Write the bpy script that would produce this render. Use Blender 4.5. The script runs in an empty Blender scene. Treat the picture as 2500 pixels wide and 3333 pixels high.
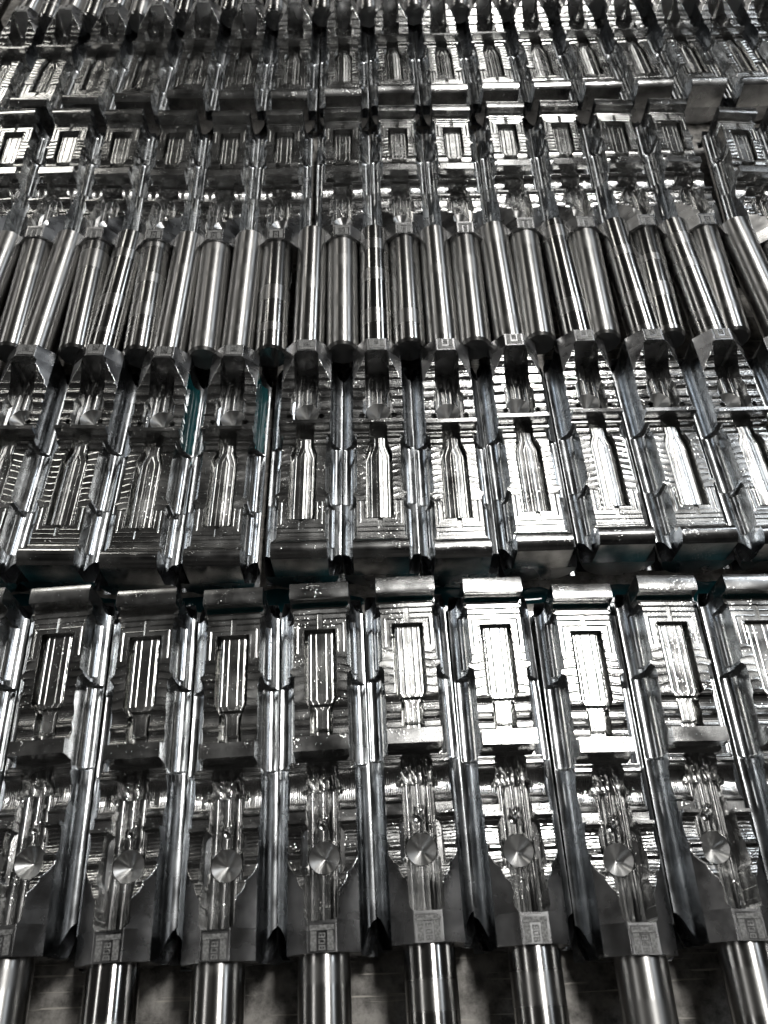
import bpy, math, random
import numpy as np
from mathutils import Vector

S = 0.05                       # metres per body width
scene = bpy.context.scene
COL = scene.collection

# ------------------------------------------------------------------ camera
cam_d = bpy.data.cameras.new('camera')
cam = bpy.data.objects.new('camera', cam_d); COL.objects.link(cam); scene.camera = cam
cam_d.sensor_fit = 'HORIZONTAL'; cam_d.sensor_width = 36.0; cam_d.lens = 37.44
cam_d.clip_start = 0.01; cam_d.clip_end = 100
cam.location = (0, 0, 8.68*S)
cam.rotation_euler = (math.radians(90-56.888), 0, math.radians(-1.565))
cam_d.dof.use_dof = True; cam_d.dof.focus_distance = 0.50; cam_d.dof.aperture_fstop = 17.0

# ------------------------------------------------------------------ world: the dim workshop
w = bpy.data.worlds.new('World'); scene.world = w; w.use_nodes = True
nt = w.node_tree; bgn = nt.nodes['Background']
tc = nt.nodes.new('ShaderNodeTexCoord')
nz = nt.nodes.new('ShaderNodeTexNoise'); nz.inputs['Scale'].default_value = 2.6; nz.inputs['Detail'].default_value = 3
rp = nt.nodes.new('ShaderNodeValToRGB')
rp.color_ramp.elements[0].position = 0.40; rp.color_ramp.elements[0].color = (0.006, 0.006, 0.0065, 1)
rp.color_ramp.elements[1].position = 0.72; rp.color_ramp.elements[1].color = (0.17, 0.165, 0.155, 1)
nt.links.new(tc.outputs['Generated'], nz.inputs['Vector'])
nt.links.new(nz.outputs['Fac'], rp.inputs['Fac'])
nt.links.new(rp.outputs['Color'], bgn.inputs['Color'])
bgn.inputs['Strength'].default_value = 0.30

# ------------------------------------------------------------------ ceiling tubes of the workshop
def tube_lamp(x, y0, y1, z, width, power, col=(1, .985, .95)):
    d = bpy.data.lights.new('ceiling_tube', 'AREA'); d.shape = 'RECTANGLE'
    d.size = width*S; d.size_y = (y1-y0)*S
    d.energy = power; d.color = col
    o = bpy.data.objects.new('ceiling_tube', d); COL.objects.link(o)
    o.location = (x*S, (y0+y1)/2*S, z*S)
for args in [
    (11, 14.0, 27, 40, 6.0, 29), (9, 31, 56, 40, 3.4, 8.5), (12, 62, 92, 40, 4.5, 6),
    (-43, -4, 58, 40, 3.6, 14, (1, .98, .95)), (-34.5, 68, 84, 40, 7.0, 13, (1, .97, .90)),
    (36, 23, 58, 40, 3.2, 18, (.88, .94, 1)),
]: tube_lamp(*args)

scene.view_settings.view_transform = 'Standard'; scene.view_settings.look = 'None'
scene.view_settings.exposure = 0.0; scene.view_settings.gamma = 1.0
scene.cycles.max_bounces = 8; scene.cycles.glossy_bounces = 6; scene.cycles.diffuse_bounces = 2
scene.cycles.sample_clamp_indirect = 6.0
scene.cycles.use_denoising = True

# ------------------------------------------------------------------ materials
def new_mat(name):
    m = bpy.data.materials.new(name); m.use_nodes = True
    return m, m.node_tree, m.node_tree.nodes['Principled BSDF']
def N(nt, typ, **kw):
    n = nt.nodes.new(typ)
    for k, v in kw.items():
        if k in n.inputs: n.inputs[k].default_value = v
        else: setattr(n, k, v)
    return n
def milled(name, col, rough, mark_scale, mark_amt, axis='Y', beads=0.0):
    """wet milled steel: fine cutter marks, faint stains, oil beads"""
    m, t, b = new_mat(name); L = t.links.new
    b.inputs['Metallic'].default_value = 1
    co = N(t, 'ShaderNodeTexCoord'); oi = N(t, 'ShaderNodeObjectInfo')
    add = N(t, 'ShaderNodeVectorMath', operation='ADD'); L(co.outputs['Object'], add.inputs[0])
    sc = N(t, 'ShaderNodeVectorMath', operation='SCALE'); L(oi.outputs['Random'], sc.inputs['Scale'])
    sc.inputs[0].default_value = (3, 5, 2); L(sc.outputs[0], add.inputs[1])
    n1 = N(t, 'ShaderNodeTexNoise', Scale=55.0, Detail=4.0); L(add.outputs[0], n1.inputs['Vector'])
    r1 = N(t, 'ShaderNodeMapRange'); r1.inputs['From Min'].default_value = .3; r1.inputs['From Max'].default_value = .7
    r1.inputs['To Min'].default_value = rough*.65; r1.inputs['To Max'].default_value = rough*1.5
    L(n1.outputs['Fac'], r1.inputs['Value']); L(r1.outputs['Result'], b.inputs['Roughness'])
    n2 = N(t, 'ShaderNodeTexNoise', Scale=120.0, Detail=3.0); L(add.outputs[0], n2.inputs['Vector'])
    cr = N(t, 'ShaderNodeValToRGB'); L(n2.outputs['Fac'], cr.inputs['Fac'])
    cr.color_ramp.elements[0].color = tuple(c*.72 for c in col)+(1,); cr.color_ramp.elements[1].color = tuple(col)+(1,)
    cr.color_ramp.elements[0].position = .3; cr.color_ramp.elements[1].position = .6
    L(cr.outputs['Color'], b.inputs['Base Color'])
    mp = N(t, 'ShaderNodeMapping'); L(add.outputs[0], mp.inputs['Vector'])
    s = {'Y': (60, 1100, 60), 'X': (1100, 50, 200), 'R': (40, 900, 40)}[axis]
    mp.inputs['Scale'].default_value = s
    n3 = N(t, 'ShaderNodeTexNoise', Scale=mark_scale, Detail=2.0); L(mp.outputs[0], n3.inputs['Vector'])
    bp = N(t, 'ShaderNodeBump', Strength=mark_amt, Distance=0.0002); L(n3.outputs['Fac'], bp.inputs['Height'])
    last = bp
    if beads:
        vo = N(t, 'ShaderNodeTexVoronoi', Scale=650.0); L(add.outputs[0], vo.inputs['Vector'])
        vr = N(t, 'ShaderNodeMapRange'); vr.inputs['From Min'].default_value = .05; vr.inputs['From Max'].default_value = .32
        vr.inputs['To Min'].default_value = 1; vr.inputs['To Max'].default_value = 0
        L(vo.outputs['Distance'], vr.inputs['Value'])
        n4 = N(t, 'ShaderNodeTexNoise', Scale=90.0, Detail=2.0); L(add.outputs[0], n4.inputs['Vector'])
        mr = N(t, 'ShaderNodeMapRange'); mr.inputs['From Min'].default_value = .52; mr.inputs['From Max'].default_value = .66
        L(n4.outputs['Fac'], mr.inputs['Value'])
        mu = N(t, 'ShaderNodeMath', operation='MULTIPLY'); L(vr.outputs[0], mu.inputs[0]); L(mr.outputs[0], mu.inputs[1])
        b2 = N(t, 'ShaderNodeBump', Strength=beads, Distance=0.0006); L(mu.outputs[0], b2.inputs['Height'])
        L(bp.outputs['Normal'], b2.inputs['Normal']); last = b2
    L(last.outputs['Normal'], b.inputs['Normal'])
    return m
M_milled = milled('milled_steel', (.60, .60, .595), .19, 1.0, .06, 'Y', .25)
M_pocket = milled('engraved_steel', (.60, .60, .59), .19, 1.0, .05, 'X', .22)
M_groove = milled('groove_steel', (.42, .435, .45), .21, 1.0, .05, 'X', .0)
M_round = milled('turned_skin_steel', (.42, .42, .425), .26, 1.0, .15, 'Y', .0)

def turned(name, col, rough):
    m, t, b = new_mat(name); L = t.links.new
    b.inputs['Metallic'].default_value = 1
    b.inputs['Anisotropic'].default_value = .85; b.inputs['Anisotropic Rotation'].default_value = .25
    tg = N(t, 'ShaderNodeTangent'); tg.direction_type = 'RADIAL'; tg.axis = 'Y'; L(tg.outputs[0], b.inputs['Tangent'])
    co = N(t, 'ShaderNodeTexCoord'); oi = N(t, 'ShaderNodeObjectInfo')
    add = N(t, 'ShaderNodeVectorMath', operation='ADD'); L(co.outputs['Object'], add.inputs[0])
    sc = N(t, 'ShaderNodeVectorMath', operation='SCALE'); L(oi.outputs['Random'], sc.inputs['Scale'])
    sc.inputs[0].default_value = (.3, 5, .3); L(sc.outputs[0], add.inputs[1])
    mp = N(t, 'ShaderNodeMapping'); mp.inputs['Scale'].default_value = (0, 1, 0); L(add.outputs[0], mp.inputs['Vector'])
    n1 = N(t, 'ShaderNodeTexNoise', Scale=38.0, Detail=1.0); L(mp.outputs[0], n1.inputs['Vector'])
    st = N(t, 'ShaderNodeValToRGB'); st.color_ramp.interpolation = 'LINEAR'; L(n1.outputs['Fac'], st.inputs['Fac'])
    st.color_ramp.elements[0].position = .53; st.color_ramp.elements[0].color = (0, 0, 0, 1)
    st.color_ramp.elements[1].position = .56; st.color_ramp.elements[1].color = (1, 1, 1, 1)
    r0 = N(t, 'ShaderNodeMapRange'); r0.inputs['To Min'].default_value = rough*.75; r0.inputs['To Max'].default_value = rough*1.8
    L(oi.outputs['Random'], r0.inputs['Value'])
    mx = N(t, 'ShaderNodeMath', operation='MULTIPLY_ADD'); L(st.outputs['Color'], mx.inputs[0]); mx.inputs[1].default_value = .10
    L(r0.outputs[0], mx.inputs[2]); L(mx.outputs[0], b.inputs['Roughness'])
    n2 = N(t, 'ShaderNodeTexNoise', Scale=60.0, Detail=5.0); L(add.outputs[0], n2.inputs['Vector'])
    cr = N(t, 'ShaderNodeValToRGB'); L(n2.outputs['Fac'], cr.inputs['Fac'])
    cr.color_ramp.elements[0].color = tuple(c*.8 for c in col)+(1,); cr.color_ramp.elements[1].color = tuple(col)+(1,)
    L(cr.outputs['Color'], b.inputs['Base Color'])
    mp2 = N(t, 'ShaderNodeMapping'); mp2.inputs['Scale'].default_value = (15, 2400, 15); L(add.outputs[0], mp2.inputs['Vector'])
    n3 = N(t, 'ShaderNodeTexNoise', Scale=1.0, Detail=3.0); L(mp2.outputs[0], n3.inputs['Vector'])
    bp = N(t, 'ShaderNodeBump', Strength=.22, Distance=.0001); L(n3.outputs['Fac'], bp.inputs['Height'])
    L(bp.outputs['Normal'], b.inputs['Normal'])
    return m
M_shank = turned('turned_shank_steel', (.49, .485, .475), .23)

def cone_mat():
    m, t, b = new_mat('countersunk_steel'); L = t.links.new
    b.inputs['Metallic'].default_value = 1; b.inputs['Base Color'].default_value = (.50, .50, .495, 1)
    b.inputs['Roughness'].default_value = .30; b.inputs['Anisotropic'].default_value = .85; b.inputs['Anisotropic Rotation'].default_value = .25
    tg = N(t, 'ShaderNodeTangent'); tg.direction_type = 'RADIAL'; tg.axis = 'Z'; L(tg.outputs[0], b.inputs['Tangent'])
    co = N(t, 'ShaderNodeTexCoord')
    wv = N(t, 'ShaderNodeTexWave', wave_type='RINGS', rings_direction='Z', Scale=900.0, Distortion=.6)
    L(co.outputs['Object'], wv.inputs['Vector'])
    bp = N(t, 'ShaderNodeBump', Strength=.04, Distance=.0001); L(wv.outputs['Fac'], bp.inputs['Height'])
    L(bp.outputs['Normal'], b.inputs['Normal'])
    return m
M_cone = cone_mat()

def frosted():
    m, t, b = new_mat('marked_steel'); L = t.links.new
    b.inputs['Metallic'].default_value = .4; b.inputs['Roughness'].default_value = .6
    co = N(t, 'ShaderNodeTexCoord'); n = N(t, 'ShaderNodeTexNoise', Scale=900.0, Detail=3.0); L(co.outputs['Object'], n.inputs['Vector'])
    cr = N(t, 'ShaderNodeValToRGB'); cr.color_ramp.elements[0].position = .35; cr.color_ramp.elements[1].position = .65
    cr.color_ramp.elements[0].color = (.12, .12, .118, 1); cr.color_ramp.elements[1].color = (.33, .33, .325, 1)
    L(n.outputs['Fac'], cr.inputs['Fac']); L(cr.outputs['Color'], b.inputs['Base Color'])
    return m
M_mark = frosted()

m, t, b = new_mat('coolant'); M_cool = m
b.inputs['Base Color'].default_value = (.02, .18, .20, 1); b.inputs['Roughness'].default_value = .04
b.inputs['Transmission Weight'].default_value = .75; b.inputs['IOR'].default_value = 1.38
m, t, b = new_mat('oil_bead'); M_bead = m
b.inputs['Base Color'].default_value = (.85, .92, .92, 1); b.inputs['Roughness'].default_value = .02
b.inputs['Transmission Weight'].default_value = 1; b.inputs['IOR'].default_value = 1.38

def bench_mat():
    m, t, b = new_mat('bench_plate'); L = t.links.new
    co = N(t, 'ShaderNodeTexCoord')
    n = N(t, 'ShaderNodeTexNoise', Scale=85.0, Detail=8.0, Roughness=.7); L(co.outputs['Object'], n.inputs['Vector'])
    cr = N(t, 'ShaderNodeValToRGB'); L(n.outputs['Fac'], cr.inputs['Fac'])
    cr.color_ramp.elements[0].position = .36; cr.color_ramp.elements[0].color = (.08, .076, .070, 1)
    cr.color_ramp.elements[1].position = .62; cr.color_ramp.elements[1].color = (.43, .41, .385, 1)
    mp = N(t, 'ShaderNodeMapping'); mp.inputs['Rotation'].default_value = (0, 0, .75); mp.inputs['Scale'].default_value = (22, 620, 1)
    L(co.outputs['Object'], mp.inputs['Vector'])
    n2 = N(t, 'ShaderNodeTexNoise', Scale=1.0, Detail=2.0); L(mp.outputs[0], n2.inputs['Vector'])
    c2 = N(t, 'ShaderNodeValToRGB'); L(n2.outputs['Fac'], c2.inputs['Fac'])
    c2.color_ramp.elements[0].position = .63; c2.color_ramp.elements[0].color = (0, 0, 0, 1)
    c2.color_ramp.elements[1].position = .66; c2.color_ramp.elements[1].color = (1, 1, 1, 1)
    mx = N(t, 'ShaderNodeMix', data_type='RGBA'); L(c2.outputs['Color'], mx.inputs['Factor'])
    L(cr.outputs['Color'], mx.inputs[6]); mx.inputs[7].default_value = (.55, .52, .47, 1)
    L(mx.outputs[2], b.inputs['Base Color'])
    b.inputs['Metallic'].default_value = .35; b.inputs['Roughness'].default_value = .5
    bp = N(t, 'ShaderNodeBump', Strength=.35, Distance=.0006); L(n.outputs['Fac'], bp.inputs['Height']); L(bp.outputs['Normal'], b.inputs['Normal'])
    return m
M_bench = bench_mat()

# ------------------------------------------------------------------ mesh helpers
def mesh_np(name, V, F, mat, smooth_angle=None):
    me = bpy.data.meshes.new(name)
    V = np.asarray(V, dtype=np.float32)*S; F = np.asarray(F, dtype=np.int32)
    k = F.shape[1]
    me.vertices.add(len(V)); me.vertices.foreach_set('co', V.ravel())
    me.loops.add(F.size); me.loops.foreach_set('vertex_index', F.ravel())
    me.polygons.add(len(F)); me.polygons.foreach_set('loop_start', np.arange(0, F.size, k, dtype=np.int32))
    me.update(calc_edges=True)
    if smooth_angle is not None:
        me.polygons.foreach_set('use_smooth', np.ones(len(F), dtype=bool))
        me.set_sharp_from_angle(angle=math.radians(smooth_angle))
    me.materials.append(mat)
    return me
def mesh_py(name, V, F, mat, smooth_angle=None):
    me = bpy.data.meshes.new(name)
    me.from_pydata([tuple(c*S for c in v) for v in V], [], F); me.update()
    if smooth_angle is not None:
        me.polygons.foreach_set('use_smooth', [True]*len(me.polygons)); me.set_sharp_from_angle(angle=math.radians(smooth_angle))
    me.materials.append(mat)
    return me
def box(V, F, x0, x1, y0, y1, z0, z1):
    n = len(V)
    V += [(x0,y0,z0),(x1,y0,z0),(x1,y1,z0),(x0,y1,z0),(x0,y0,z1),(x1,y0,z1),(x1,y1,z1),(x0,y1,z1)]
    F += [tuple(n+i for i in f) for f in ((3,2,1,0),(4,5,6,7),(0,1,5,4),(1,2,6,5),(2,3,7,6),(3,0,4,7))]

# ------------------------------------------------------------------ the milled top of a body as a height field z(x, u)
HW = 0.488          # half width of a body
NX, DU = 204, 0.0062
def sstep(a, b, v):
    k = np.clip((v-a)/(b-a), 0, 1); return k*k*(3-2*k)
def cusp(d, w):       # ball-cutter cusps: sharp ridges every w
    f = d/w-np.floor(d/w); return np.abs(2*f-1)**3
def ridge(d, w):
    f = d/w-np.floor(d/w); return np.abs(2*f-1)**9
def flute(d, w):
    f = d/w-np.floor(d/w); return (2*f-1)**2
def trough(u, a, b, depth):   # concave cross-cut scallop between a and b
    k = np.clip((u-a)/(b-a), 0, 1); inside = (u > a) & (u < b)
    return np.where(inside, -depth*np.sqrt(np.clip(1-(2*k-1)**2, 0, 1)), 0)
def boxsdf(x, u, hw, u0, u1):
    dx = np.abs(x)-hw; du = np.maximum(u0-u, u-u1)
    return np.where((dx > 0) & (du > 0), np.hypot(np.maximum(dx, 0), np.maximum(du, 0)), np.maximum(dx, du))
def rounded_slot(x, u, hw, u0, u1, r):
    """sdf of a slot with corner radius r"""
    dx = np.abs(x)-hw+r; du = np.maximum(u0-u, u-u1)+r
    return np.hypot(np.maximum(dx, 0), np.maximum(du, 0))+np.minimum(np.maximum(dx, du), 0)-r
def bottle_sdf(x, u, nk, bd, u_n0, u_n1, u_s, u_e):
    """half width nk from u_n0 to u_n1, flaring to bd at u_s, ending at u_e"""
    w = nk+(bd-nk)*np.clip((u-u_n1)/(u_s-u_n1), 0, 1)
    return np.maximum(np.abs(x)-w, np.maximum(u_n0-u, u-u_e))

def field(kind, seed):
    rng = np.random.RandomState(seed)
    Lb = 3.83 if kind == 'A' else 3.50
    x = np.linspace(-HW, HW, NX); u = np.linspace(0, Lb, int(Lb/DU)+1)
    X, U = np.meshgrid(x, u); AX = np.abs(X)
    circ = np.minimum(np.sqrt(np.clip(.25-X*X, 0, None)), .478)
    facet = np.minimum(.478, .478-(AX-.135)*.94)      # the milled shoulders of the collar
    circ = np.where(U < 1.0, np.minimum(circ, facet), circ)
    top = circ.copy()
    wob = .006*np.sin(U*7+seed)+.003*np.sin(X*31+U*13+seed*2)
    if kind == 'A':
        # --- cross-milled bed between the collar and the rib
        bed = np.full_like(X, .30)
        bed = np.where(U < .82, .305+.46*(.82-U), .305-.10*(U-.82))
        bed = bed + trough(U, .36, .52, .012)+trough(U, .54, .66, .016)+trough(U, .68, .86, .028)+trough(U, .88, 1.13, .05)
        bed = bed + .004*cusp(U+wob, .037)
        bed = np.where((U > 1.15) & (U < 1.19), .33, bed)
        bed = np.where((U >= 1.19) & (U < 1.30), .20, bed)
        bed = np.where(U >= 1.30, .27+trough(U, 1.30, 1.70, .15)+.003*cusp(X, .02), bed)
        bed = np.where((U >= 1.70) & (U < 1.79), .20+.02*cusp(U, .045), bed)
        bed = np.where((U >= 1.79) & (U < 1.86), .10, bed)
        bed = np.where((U > 1.86) & (U < 2.02), .355, bed)          # the rib
        # --- area round the bottle cavity
        fl = .25+.005*cusp(U+.014*np.sin(X*19+seed)+.010*np.sin(U*17+X*9), .098)
        fl = np.where(U < 2.43, .25+trough(U, 2.04, 2.22, .06)+trough(U, 2.22, 2.42, .05)+.003*cusp(U, .025), fl)
        bed = np.where(U >= 2.02, fl, bed)
        dT = np.where(U > 3.30, 1, 0)
        flat = .235+.009*cusp(U+.003*np.sin(X*60), .062)
        bed = np.where(U > 3.30, flat, bed)
        bed = np.where((U > 3.30) & (AX < .035), .215, bed)
        bed = np.where((U > 3.44), .228+.006*cusp(U, .060), bed)
        dd = np.maximum(AX-.192, U-3.28)
        bed = np.where((U > 3.0) & (U < 3.56) & (dd > .004) & (AX < .31), .238+.007*ridge(dd, .068), bed)
        bed = np.where((U > 3.30) & (U < 3.5) & (AX < .03), .212, bed)
        bed = np.where(U > 3.56, .205, bed)
        bed = np.where(U > 3.625, .385-1.4*(np.clip(U-3.625, 0, 1)-.07)**2, bed)   # end block
        top = np.minimum(circ, bed); top = np.where(U > 3.625, np.minimum(bed, .385), top)
        # --- deep slot
        wv = .165+.003*np.sin(U*40+seed)
        d = rounded_slot(X, U, wv, .263, 1.81, .07)
        d = np.minimum(d, rounded_slot(X, U, .215, .64, 1.17, .10))
        d = np.minimum(d, rounded_slot(X, U, .19, 1.44, 1.58, .06))
        floor = .02+.045*flute(X+.055, .11)
        floor = np.where(U < .80, floor+.03, floor)
        floor = np.where((U > 1.52), floor-.10+.010*flute(U+X, .12), floor)
        floor = np.where((AX > .165) & (U < 1.44), .05+.5*(AX-.165), floor)
        top = np.where(d < 0, np.minimum(top, floor), top)
        # small blobs where the drill broke into the slot
        for (bx, bu, br) in ((-.02, 1.18, .05), (.03, 1.27, .03), (-.185, 1.50, .035), (.185, 1.50, .035)):
            q = np.hypot(X-bx, U-bu); top = np.where(q < br, np.minimum(top, .0-.6*np.sqrt(np.clip(br*br-q*q, 0, 1))), top)
        cu, cz, cr = .87, .045, .155
        # --- bottle cavity
        wf =   .120+.060*np.clip((U-2.36)/.11, 0, 1)
        sd = bottle_sdf(X, U, .120, .180, 2.02, 2.36, 2.47, 3.28)
        depth = np.where(U > 2.42, .18, .13)+.003*ridge(wf-AX, .062)
        mo = np.where(U > 3.20, .10, .13)*(1-sstep(.020, .040, wf-AX))
        depth = depth-mo
        depth = np.where((U < 2.16), depth-.06, depth)
        stub = (AX < .035) & (U > 2.75) & (U < 3.28)
        depth = np.where(stub & (seed % 2 == 0), depth-.02, depth)
        top = np.where(sd < 0, np.minimum(top, depth), top)
        lob = ((1.76, 2.78, .430, .135, .03), (2.79, 3.54, .425, .120, .06))
        ce = (3.83, .20)
    else:
        bed = np.where(U < .62, .300+.50*(.62-U), .300-.06*(U-.62))
        bed = bed + trough(U, .32, .43, .012)+trough(U, .44, .58, .020)+trough(U, .60, .74, .020)+trough(U, .76, .88, .03)+trough(U, .90, 1.10, .05)+trough(U, 1.11, 1.20, .02)
        bed = bed + .004*cusp(U+wob, .037)
        bed = np.where((U > 1.22) & (U < 1.36), .25+.02*cusp(U, .06), bed)
        bed = np.where((U > 1.365) & (U < 1.425), .345, bed)
        bed = np.where((U > 1.425) & (U < 1.70), .24+trough(U, 1.43, 1.54, .05)+trough(U, 1.55, 1.69, .06)+.003*cusp(U, .025), bed)
        fl = .24+.006*cusp(U+.016*np.sin(X*19+seed)+.010*np.sin(U*17+X*9), .094)
        bed = np.where(U >= 1.70, fl, bed)
        bed = np.where((U > 1.70) & (U < 1.73), .18, bed)
        bed = np.where(U > 2.90, .225+.009*cusp(U+.003*np.sin(X*60), .062), bed)
        bed = np.where((U > 2.90) & (U < 3.04) & (AX < .03), .205, bed)
        bed = np.where(U > 3.05, .222+.006*cusp(U, .06), bed)
        dd = np.maximum(AX-.190, U-2.885)
        bed = np.where((U > 2.62) & (U < 3.14) & (dd > .004) & (AX < .31), .228+.007*ridge(dd, .066), bed)
        bed = np.where((U > 2.89) & (U < 3.04) & (AX < .03), .205, bed)
        bed = np.where(U > 3.19, .20, bed)
        bed = np.where(U > 3.275, .375-3.6*(U-3.36)**2, bed)
        top = np.minimum(circ, bed); top = np.where(U > 3.275, bed, top)
        d = rounded_slot(X, U, .17, .222, 1.362, .06)
        d = np.minimum(d, rounded_slot(X, U, .205, .78, 1.24, .10))
        floor = .02+.045*flute(X+.06, .12)
        floor = np.where(U < .55, floor-.07, floor)
        floor = np.where((AX > .17), .07+.5*(AX-.17), floor)
        top = np.where(d < 0, np.minimum(top, floor), top)
        for (bx, bu, br) in ((-.22, 1.24, .035), (.22, 1.24, .035)):
            q = np.hypot(X-bx, U-bu); top = np.where(q < br, np.minimum(top, .1), top)
        cu, cz, cr = 1.02, .05, .165
        d2 = rounded_slot(X, U, .155, 1.43, 1.72, .05)
        wf = .122+.053*np.clip((U-1.70)/.16, 0, 1)
        sd = bottle_sdf(X, U, .122, .175, 1.43, 1.70, 1.86, 2.885)
        depth = .10+.003*ridge(wf-AX, .066)+.016*flute(X, .36)
        mo = .11*(1-sstep(.020, .040, wf-AX))
        depth = depth+.05-mo
        depth = np.where(U < 1.56, -.06, depth)
        top = np.where(sd < 0, np.minimum(top, depth), top)
        lob = ((1.50, 2.52, .430, .135, .03), (2.53, 3.20, .425, .120, .06))
        ce = (3.50, .27)
    ksl = .76 if kind == 'A' else 1.05
    # --- conical countersink seat (the cone itself is its own part)
    q = np.hypot(X, U-cu)
    top = np.where(q < cr+.004, np.minimum(top, cz-.012+(q-cr)*ksl), top)
    # --- long side grooves, shared half and half with the neighbours
    r = .155
    a = np.clip(r*r-(AX-.5)**2, 0, None)
    ch = np.where(AX > .5-r, .07-np.sqrt(a)*1.08, 9)
    top = np.minimum(top, ch)
    for (u0, u1, xc, R, zc) in lob:
        du = 2.0*np.maximum(np.maximum(u0+R*.5-U, U-(u1-R*.5)), 0)
        rr = np.sqrt(np.clip(R*R-du*du, 0, None))
        a = rr*rr-(AX-xc)**2
        lobz = np.where((a > 0) & (rr > 0), zc-np.sqrt(np.clip(a, 0, None)), 9)
        top = np.minimum(top, lobz)
    # --- turned chamfer that cuts the groove lips back at both ends
    e1 = .30*np.clip(1-((.5-AX)/.155)**2.0, 0, 1)
    top = np.where((AX > .5-.155) & (U < e1), -.38, top)
    e2 = ce[1]*np.clip(1-((.5-AX)/.155)**3.5, 0, 1)
    top = np.where((AX > .5-.155) & (U > ce[0]-e2), -.36, top)
    # nicks and burrs
    top = top+rng.normal(0, .00006, top.shape)
    return x, u, top, (cu, cz, cr), Lb, (np.abs(top-circ) < .001)

def submesh(name, x, u, Z, mask, mat, ang=32, u_first=False, u_last=False, skin=None):
    """faces of the height field where mask (per face) is true, with a skirt at the body's ends"""
    ny, nx = Z.shape
    idx = np.arange(ny*nx).reshape(ny, nx)
    f = np.stack([idx[:-1, :-1], idx[:-1, 1:], idx[1:, 1:], idx[1:, :-1]], -1)[mask]
    XX, UU = np.meshgrid(x, u)
    V = np.stack([XX.ravel(), UU.ravel(), Z.ravel()], -1)
    extraV, extraF = [], []
    base = len(V)
    if u_first or u_last:
        row = 0 if u_first else ny-1
        cols = np.where(mask[0 if u_first else -1])[0]
        c0, c1 = cols.min(), cols.max()+1
        vs = V[row*nx+c0: row*nx+c1+1].copy(); vs[:, 2] = np.where(vs[:, 2] < -.3, vs[:, 2]-.002, -.34)
        V = np.vstack([V, vs])
        top_i = np.arange(row*nx+c0, row*nx+c1+1); bot_i = np.arange(base, base+len(vs))
        q = np.stack([top_i[:-1], bot_i[:-1], bot_i[1:], top_i[1:]], -1)
        if u_last: q = q[:, ::-1]
        f = np.vstack([f, q])
    used = np.unique(f); remap = np.zeros(len(V), dtype=np.int64); remap[used] = np.arange(len(used))
    me = mesh_np(name, V[used], remap[f], mat, ang)
    if skin is not None:
        me.materials.append(M_round); mi = np.zeros(len(f), dtype=np.int32); sk = skin[mask]; mi[:len(sk)] = sk
        me.polygons.foreach_set('material_index', mi)
    return me

def lathe(name, prof, mat, n=96, ang=30):
    """prof: list of (y, r) turned round the Y axis"""
    V, F = [], []
    for (y, r) in prof:
        for k in range(n):
            a = 2*math.pi*k/n; V.append((r*math.sin(a), y, r*math.cos(a)))
    for i in range(len(prof)-1):
        for k in range(n):
            k2 = (k+1) % n
            F.append((i*n+k, i*n+k2, (i+1)*n+k2, (i+1)*n+k))
    F.append(tuple(range(n))[::-1]); F.append(tuple((len(prof)-1)*n+k for k in range(n)))
    return mesh_py(name, V, F, mat, ang)

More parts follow.
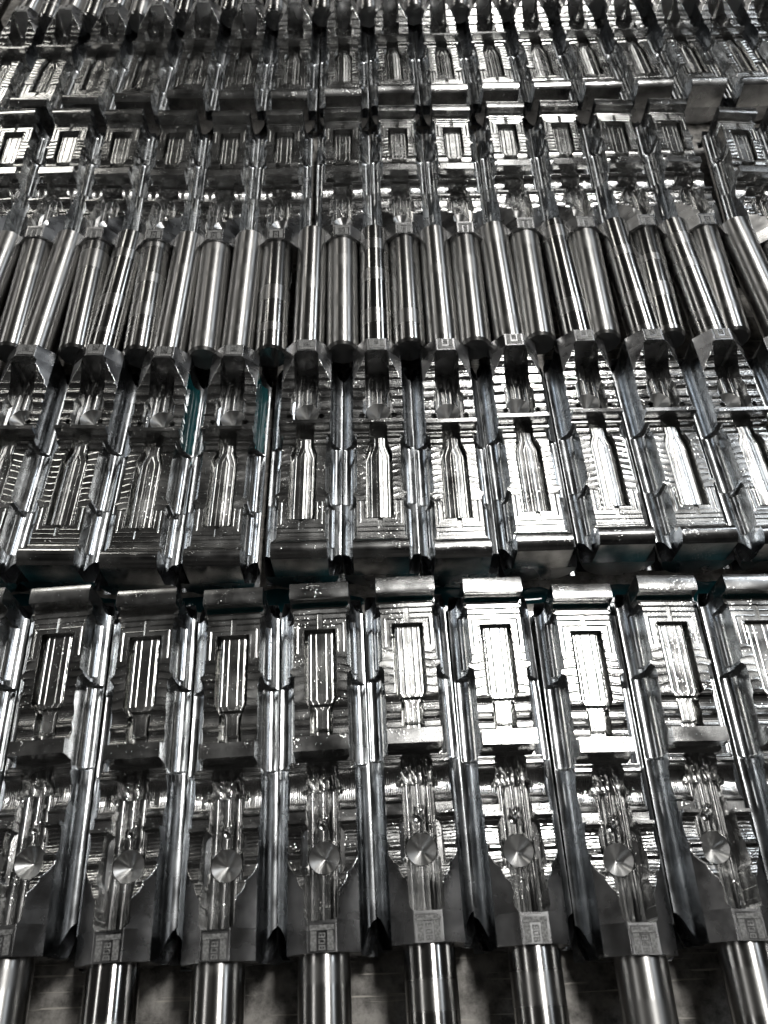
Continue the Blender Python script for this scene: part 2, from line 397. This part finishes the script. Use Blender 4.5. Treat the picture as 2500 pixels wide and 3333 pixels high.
def build_meshes(kind, seed):
    x, u, Z, (cu, cz, cr), Lb, SK = field(kind, seed)
    SKf = SK[:-1, :-1] & SK[1:, 1:]
    fx = (x[:-1]+x[1:])/2; fu = (u[:-1]+u[1:])/2
    FX, FU = np.meshgrid(fx, fu); A = np.abs(FX)
    inner = A < .34
    P = {}
    if kind == 'A': cuts = [0, .268, 1.845, 2.03, 3.60, 9]
    else: cuts = [0, .228, 1.355, 1.435, 3.262, 9]
    names = ['collar', 'slot_bed', 'cross_rib', 'bottle_cavity', 'end_block']
    mats = [M_round, M_milled, M_milled, M_pocket, M_milled]
    for i, nme in enumerate(names):
        msk = inner & (FU >= cuts[i]) & (FU < cuts[i+1])
        P[nme] = submesh(nme, x, u, Z, msk, mats[i], 32, i == 0, i == 4, SKf if i == 1 else None)
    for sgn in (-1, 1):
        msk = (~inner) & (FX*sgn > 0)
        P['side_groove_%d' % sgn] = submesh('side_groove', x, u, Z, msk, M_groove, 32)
    # round skin of the bar below the grooves
    V, F = [], []; n = 48
    prof = [(-.001, .6), (.0, .88), (.14, 1), (Lb-.10, 1), (Lb, .95), (Lb+.001, .6)]
    for (y, r) in prof:
        for k in range(n+1):
            a = math.pi*k/n; V.append((-.486*r*math.cos(a), y, -.13-.365*r*math.sin(a)))
    for i in range(len(prof)-1):
        for k in range(n): F.append((i*(n+1)+k, i*(n+1)+k+1, (i+1)*(n+1)+k+1, (i+1)*(n+1)+k))
    # end discs
    F.append(tuple(range(n+1))[::-1]); F.append(tuple((len(prof)-1)*(n+1)+k for k in range(n+1)))
    P['round_belly'] = mesh_py('round_belly', V, F, M_round, 30)
    # shank
    Ls = 2.32 if kind == 'A' else 2.60
    P['shank'] = lathe('shank', [(-Ls-.001, .02), (-Ls, .205), (-Ls+.035, .239), (-Ls+.05, .242), (-.03, .242), (-.015, .236), (.01, .236), (.02, .2)], M_shank)
    # countersink cone
    V, F = [], []; n = 72; ksl = .72 if kind == 'A' else 1.02
    rings = [(cr, cz), (cr*.97, cz-.004)] + [(cr*.97*(1-k/8), cz-.004-ksl*cr*.97*k/8) for k in range(1, 8)]
    for (r, z) in rings:
        for k in range(n): V.append((r*math.cos(2*math.pi*k/n), r*math.sin(2*math.pi*k/n), z))
    for i in range(len(rings)-1):
        for k in range(n):
            k2 = (k+1) % n; F.append((i*n+k, (i+1)*n+k, (i+1)*n+k2, i*n+k2))
    V.append((0, 0, cz-.004-ksl*cr*.97)); c = len(V)-1
    for k in range(n): F.append(((len(rings)-1)*n+k, c, (len(rings)-1)*n+(k+1) % n))
    me = mesh_py('countersink', [(p[0], p[1], p[2]+.004) for p in V], F, M_cone, 40)
    P['countersink'] = me; P['_cone_u'] = cu
    # stamp: shallow marked flat with raised strips and three small characters
    V, F = [], []
    z = .4805
    box(V, F, -.122, .122, .006, (.240 if kind == 'A' else .210), .40, z)
    P['stamp'] = mesh_py('stamp', V, F, M_round)
    V, F = [], []; h = .006
    s1 = .235 if kind == 'A' else .205
    box(V, F, -.112, .112, s1-.055, s1-.012, z+.0005, z+h)
    box(V, F, -.105, -.050, .014, s1-.060, z+.0005, z+h)
    box(V, F, .050, .105, .014, s1-.060, z+.0005, z+h)
    P['stamp_strip'] = mesh_py('stamp_strip', V, F, M_mark)
    V, F = [], []; q = .011
    for j, yy in enumerate((.018, .068, .118)):      # 8 0 8
        if yy+.042 > s1-.06: continue
        x0, x1, y0, y1 = -.030, .030, yy, yy+.040
        for (a0, a1, b0, b1) in ((x0, x1, y0, y0+q), (x0, x1, y1-q, y1), (x0, x0+q, y0+q, y1-q), (x1-q, x1, y0+q, y1-q)):
            box(V, F, a0, a1, b0, b1, z+.0005, z+h)
        if j != 1: box(V, F, -.005, .005, y0+q, y1-q, z+.0005, z+h)
    P['stamp_characters'] = mesh_py('stamp_characters', V, F, M_mark)
    # coolant caught against the block and in the slot end
    def film(u0, u1, hw, zz, nme):
        V, F = [], []; nx, ny = 24, 6
        rr = random.Random(seed*7+int(u0*10))
        for j in range(ny+1):
            for i in range(nx+1):
                k = i/nx; e = .25*math.sin(i*1.3+seed)+.2*math.sin(i*.5+seed*2)
                yy = u0+(u1-u0)*(j/ny); yy = u0+(yy-u0)*(1 if kind == 'A' else 1)
                if j == 0: yy += (u1-u0)*.3*abs(e)
                V.append(((k*2-1)*hw, yy, zz+.012*math.sin(math.pi*k)*(1-abs(j/ny-.5)*1.2)))
        for j in range(ny):
            for i in range(nx):
                a = j*(nx+1)+i; F.append((a, a+1, a+nx+2, a+nx+1))
        return mesh_py(nme, V, F, M_cool, 60)
    if kind == 'A': P['coolant_film'] = film(3.590, 3.628, .325, .222, 'coolant_film')
    else: P['coolant_film'] = film(3.23, 3.276, .325, .216, 'coolant_film')
    # coolant run down one side groove
    V, F = [], []; ns = 60
    xs = [-.345, -.355, -.37, -.39, -.41, -.43, -.445]
    u0, u1 = (1.9, 3.3) if kind == 'A' else (.34, 1.5)
    for i in range(ns+1):
        uu = u0+(u1-u0)*i/ns; ii = int(uu/Lb*(len(u)-1))
        for q, xx in enumerate(xs):
            xq = xx+(.008*math.sin(i*.5)+.006*math.sin(i*1.7) if q == len(xs)-1 else 0)
            jj = int(round((xq+HW)/(2*HW)*(len(x)-1))); V.append((xq, uu, Z[ii, jj]+.004))
    for i in range(ns):
        for q in range(len(xs)-1):
            a = i*len(xs)+q; F.append((a, a+1, a+len(xs)+1, a+len(xs)))
    P['coolant_streak'] = mesh_py('coolant_streak', V, F, M_cool, 60)
    # beads of oil and coolant standing on the metal
    rng = np.random.RandomState(seed+5)
    V, F = [], []
    def bead(bx, bu, r):
        i = int(np.clip((bu/Lb)*(len(u)-1), 0, len(u)-1)); j = int(np.clip((bx+HW)/(2*HW)*(len(x)-1), 0, len(x)-1))
        z0 = Z[i, j]; n0 = len(V); m = 8
        V.append((bx, bu, z0+r*.7))
        for rr_, zz in ((.55, .55), (1.0, -.1)):
            for k in range(m): V.append((bx+r*rr_*math.cos(2*math.pi*k/m), bu+r*rr_*math.sin(2*math.pi*k/m), z0+r*zz))
        for k in range(m):
            k2 = (k+1) % m
            F.append((n0, n0+1+k, n0+1+k2)); F.append((n0+1+k, n0+1+m+k, n0+1+m+k2, n0+1+k2))
    for _ in range(260):
        bead(rng.uniform(-.33, .33), rng.uniform(.35, Lb-.05), rng.uniform(.003, .009))
    P['oil_beads'] = mesh_py('oil_beads', V, F, M_bead, 180)
    return P

# ------------------------------------------------------------------ the setting
def struct(o): o['kind'] = 'structure'; return o
V = [(-60, -20, -.502), (60, -20, -.502), (60, 60, -.502), (-60, 60, -.502)]
bench = bpy.data.objects.new('bench_top', mesh_py('bench_top', V, [(0, 1, 2, 3)], M_bench)); COL.objects.link(bench); struct(bench)

# coolant between the first two rows, widened and darkened to stand for shade
def shade_pool(x0, x1, y0, y1, seed):
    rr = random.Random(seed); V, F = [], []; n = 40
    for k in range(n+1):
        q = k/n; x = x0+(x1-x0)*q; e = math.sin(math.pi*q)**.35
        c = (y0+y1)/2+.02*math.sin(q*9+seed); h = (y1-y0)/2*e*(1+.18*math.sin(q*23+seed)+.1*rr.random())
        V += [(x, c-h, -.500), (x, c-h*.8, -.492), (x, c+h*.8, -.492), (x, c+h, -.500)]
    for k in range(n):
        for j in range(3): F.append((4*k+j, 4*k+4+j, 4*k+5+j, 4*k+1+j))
    o = bpy.data.objects.new('coolant_puddle', mesh_py('coolant_puddle', V, F, M_shade_puddle, 60)); COL.objects.link(o); return o
m, t, b = new_mat('coolant_puddle'); M_shade_puddle = m
b.inputs['Base Color'].default_value = (.004, .035, .042, 1); b.inputs['Roughness'].default_value = .05; b.inputs['IOR'].default_value = 1.38  # near-black teal, so the end faces mirror a shaded gap
for (x0, x1, sd_, lab) in ((-5.9, -2.75, 4, 'dark sheet added as shade on the bench at the left between the two nearest rows'),  # this whole sheet is added to darken the gap like shade
                           (-2.6, -.1, 2, 'coolant puddle darkened for shade on the bench left of centre between the two nearest rows'),
                           (.15, 2.3, 5, 'coolant puddle darkened for shade on the bench right of centre between the two nearest rows'),
                           (2.5, 5.4, 9, 'coolant puddle darkened for shade on the bench at the right between the two nearest rows')):
    o = shade_pool(x0, x1, 4.49, 4.80, sd_); o['kind'] = 'stuff'; o['label'] = lab; o['category'] = 'puddle'

# ------------------------------------------------------------------ one insert, then its copies
def make_insert(kind, seed):
    P = build_meshes(kind, seed)
    root = bpy.data.objects.new('machined_insert', None); COL.objects.link(root)
    root.empty_display_size = .01
    def part(nme, me, parent=root):
        o = bpy.data.objects.new(nme, me); COL.objects.link(o); o.parent = parent; return o
    for nme in ('shank', 'collar', 'slot_bed', 'cross_rib', 'bottle_cavity', 'end_block', 'round_belly'):
        pp = part(nme, P[nme])
        if nme == 'shank': pp.location = (0, 0, .22*S)      # the shank is turned off-centre, high on the bar
    part('side_groove', P['side_groove_-1']); part('side_groove', P['side_groove_1'])
    c = part('countersink', P['countersink']); c.location = (0, P['_cone_u']*S, 0)
    st = part('stamp', P['stamp']); part('stamp_strip', P['stamp_strip'], st); part('stamp_characters', P['stamp_characters'], st)
    cf = part('coolant_film', P['coolant_film']); cf['kind'] = 'stuff'
    cs = part('coolant_streak', P['coolant_streak']); cs['kind'] = 'stuff'
    ob = part('oil_beads', P['oil_beads']); ob['kind'] = 'stuff'
    return root
def copy_insert(root):
    r = root.copy(); COL.objects.link(r)
    for ch in list(root.children):
        c = ch.copy(); COL.objects.link(c); c.parent = r
        for g in list(ch.children):
            d = g.copy(); COL.objects.link(d); d.parent = c
    return r
protos = {('A', 0): None, ('A', 1): None, ('B', 0): None, ('B', 1): None}
taken = {}
for k in protos: protos[k] = make_insert(k[0], 3+k[1]*4+(10 if k[0] == 'B' else 0)); taken[k] = False

ROW1 = [(-4.455,.650,2.9),(-3.465,.660,2.82),(-2.477,.594,2.5),(-1.505,.576,1.96),(-.535,.623,1.58),(.437,.678,1.10),(1.405,.637,.35),(2.385,.524,-.55),(3.375,.612,-.94),(4.38,.60,-1.3)]
ROW2 = [(-5.83,8.33,178.4),(-4.836,8.324,178.59),(-3.855,8.308,178.60),(-2.885,8.236,179.12),(-1.905,8.240,179.37),(-.870,8.315,179.63),(.121,8.310,179.70),(1.100,8.279,179.95),(2.085,8.347,180.2),(3.090,8.406,180.26),(4.085,8.397,180.54),(5.075,8.373,180.8),(6.12,8.36,181.4),(7.13,8.36,181.6)]
ROW3 = [(-7.21,10.72,2.6),(-6.23,10.70,2.3),(-5.262,10.701,1.76),(-4.310,10.645,1.52),(-3.355,10.586,.99),(-2.395,10.539,.5),(-1.420,10.544,.37),(-.375,10.596,.11),(.608,10.626,-.22),(1.585,10.622,-.66),(2.565,10.696,-1.31),(3.540,10.710,-1.75),(4.520,10.718,-2.40),(5.500,10.724,-3.0),(6.62,10.40,-4.6),(7.62,10.5,-4.6)]
E4 = [(-8.1,14.65),(-7.19,14.66),(-6.259,14.704),(-5.300,14.76),(-4.334,14.807),(-3.358,14.90),(-2.377,14.857),(-1.392,14.842),(-.370,14.897),(.642,14.965),(1.652,14.958),(2.649,14.995),(3.636,15.022),(4.62,15.038),(5.640,15.064),(6.67,15.068),(7.67,15.073),(8.67,15.08)]
ROW4 = []
for (ex, ey) in E4:
    a = math.radians(180+ex*.32)      # slight fan
    ROW4.append((ex+3.5*math.sin(a), ey-3.5*math.cos(a), math.degrees(a)))
ROW5 = [(-6.561,18.069),(-5.643,18.096),(-4.672,18.134),(-3.725,18.187),(-2.76,18.30),(-1.81,18.187),(-.807,18.305),(.158,18.278),(1.147,18.358),(2.119,18.385),(3.093,18.398),(4.079,18.479),(5.089,18.506),(6.066,18.52),(7.109,18.546),(8.034,18.52)]
ROW5 = [(x_, y_+2.12, 0) for (x_, y_) in ROW5]

ordinal = ['first', 'second', 'third', 'fourth', 'fifth', 'sixth', 'seventh', 'eighth', 'ninth', 'tenth', 'eleventh', 'twelfth', 'thirteenth', 'fourteenth', 'fifteenth', 'sixteenth', 'seventeenth', 'eighteenth']
rows = [('front row', 'A', ROW1, 'shank toward the viewer'),
        ('second row', 'B', ROW2, 'milled end block in front'),
        ('third row', 'A', ROW3, 'shank between second-row shanks'),
        ('fourth row', 'B', ROW4, 'dark end block in front'),
        ('back row', 'A', ROW5, 'only the shank end showing')]
rnd = random.Random(4)
for (rname, kind, lst, look) in rows:
    for i, (px, py, rz) in enumerate(lst):
        key = (kind, (i*5+len(rname)) % 2)
        r = copy_insert(protos[key])
        r.location = (px*S, py*S, 0)
        r.rotation_euler = (0, math.radians(rnd.uniform(-.9, .9)), math.radians(rz))
        r['label'] = '%s steel insert from the left in the %s, %s' % (ordinal[i], rname, look)
        r['category'] = 'metal insert'
        r['group'] = 'machined steel inserts laid in the '+rname
        # coolant only where the photograph shows it
        wet = (rname == 'front row' and i in (3, 4, 5, 6, 7, 8, 9)) or (rname == 'second row' and i in (5, 6, 7, 8))
        if not (rname == 'second row' and i in (3, 4)):
            for ch in list(r.children):
                if ch.name.startswith('coolant_streak'): bpy.data.objects.remove(ch)
        if not wet:
            for ch in list(r.children):
                if ch.name.startswith('coolant_film'): bpy.data.objects.remove(ch)
for root in protos.values():          # the patterns themselves are not part of the scene
    for ch in list(root.children_recursive): bpy.data.objects.remove(ch)
    bpy.data.objects.remove(root)
for o in bpy.data.objects:            # tidy suffixes so the first of each kind has the plain name
    if '.' in o.name and o.name.rsplit('.', 1)[0] not in bpy.data.objects: o.name = o.name.rsplit('.', 1)[0]
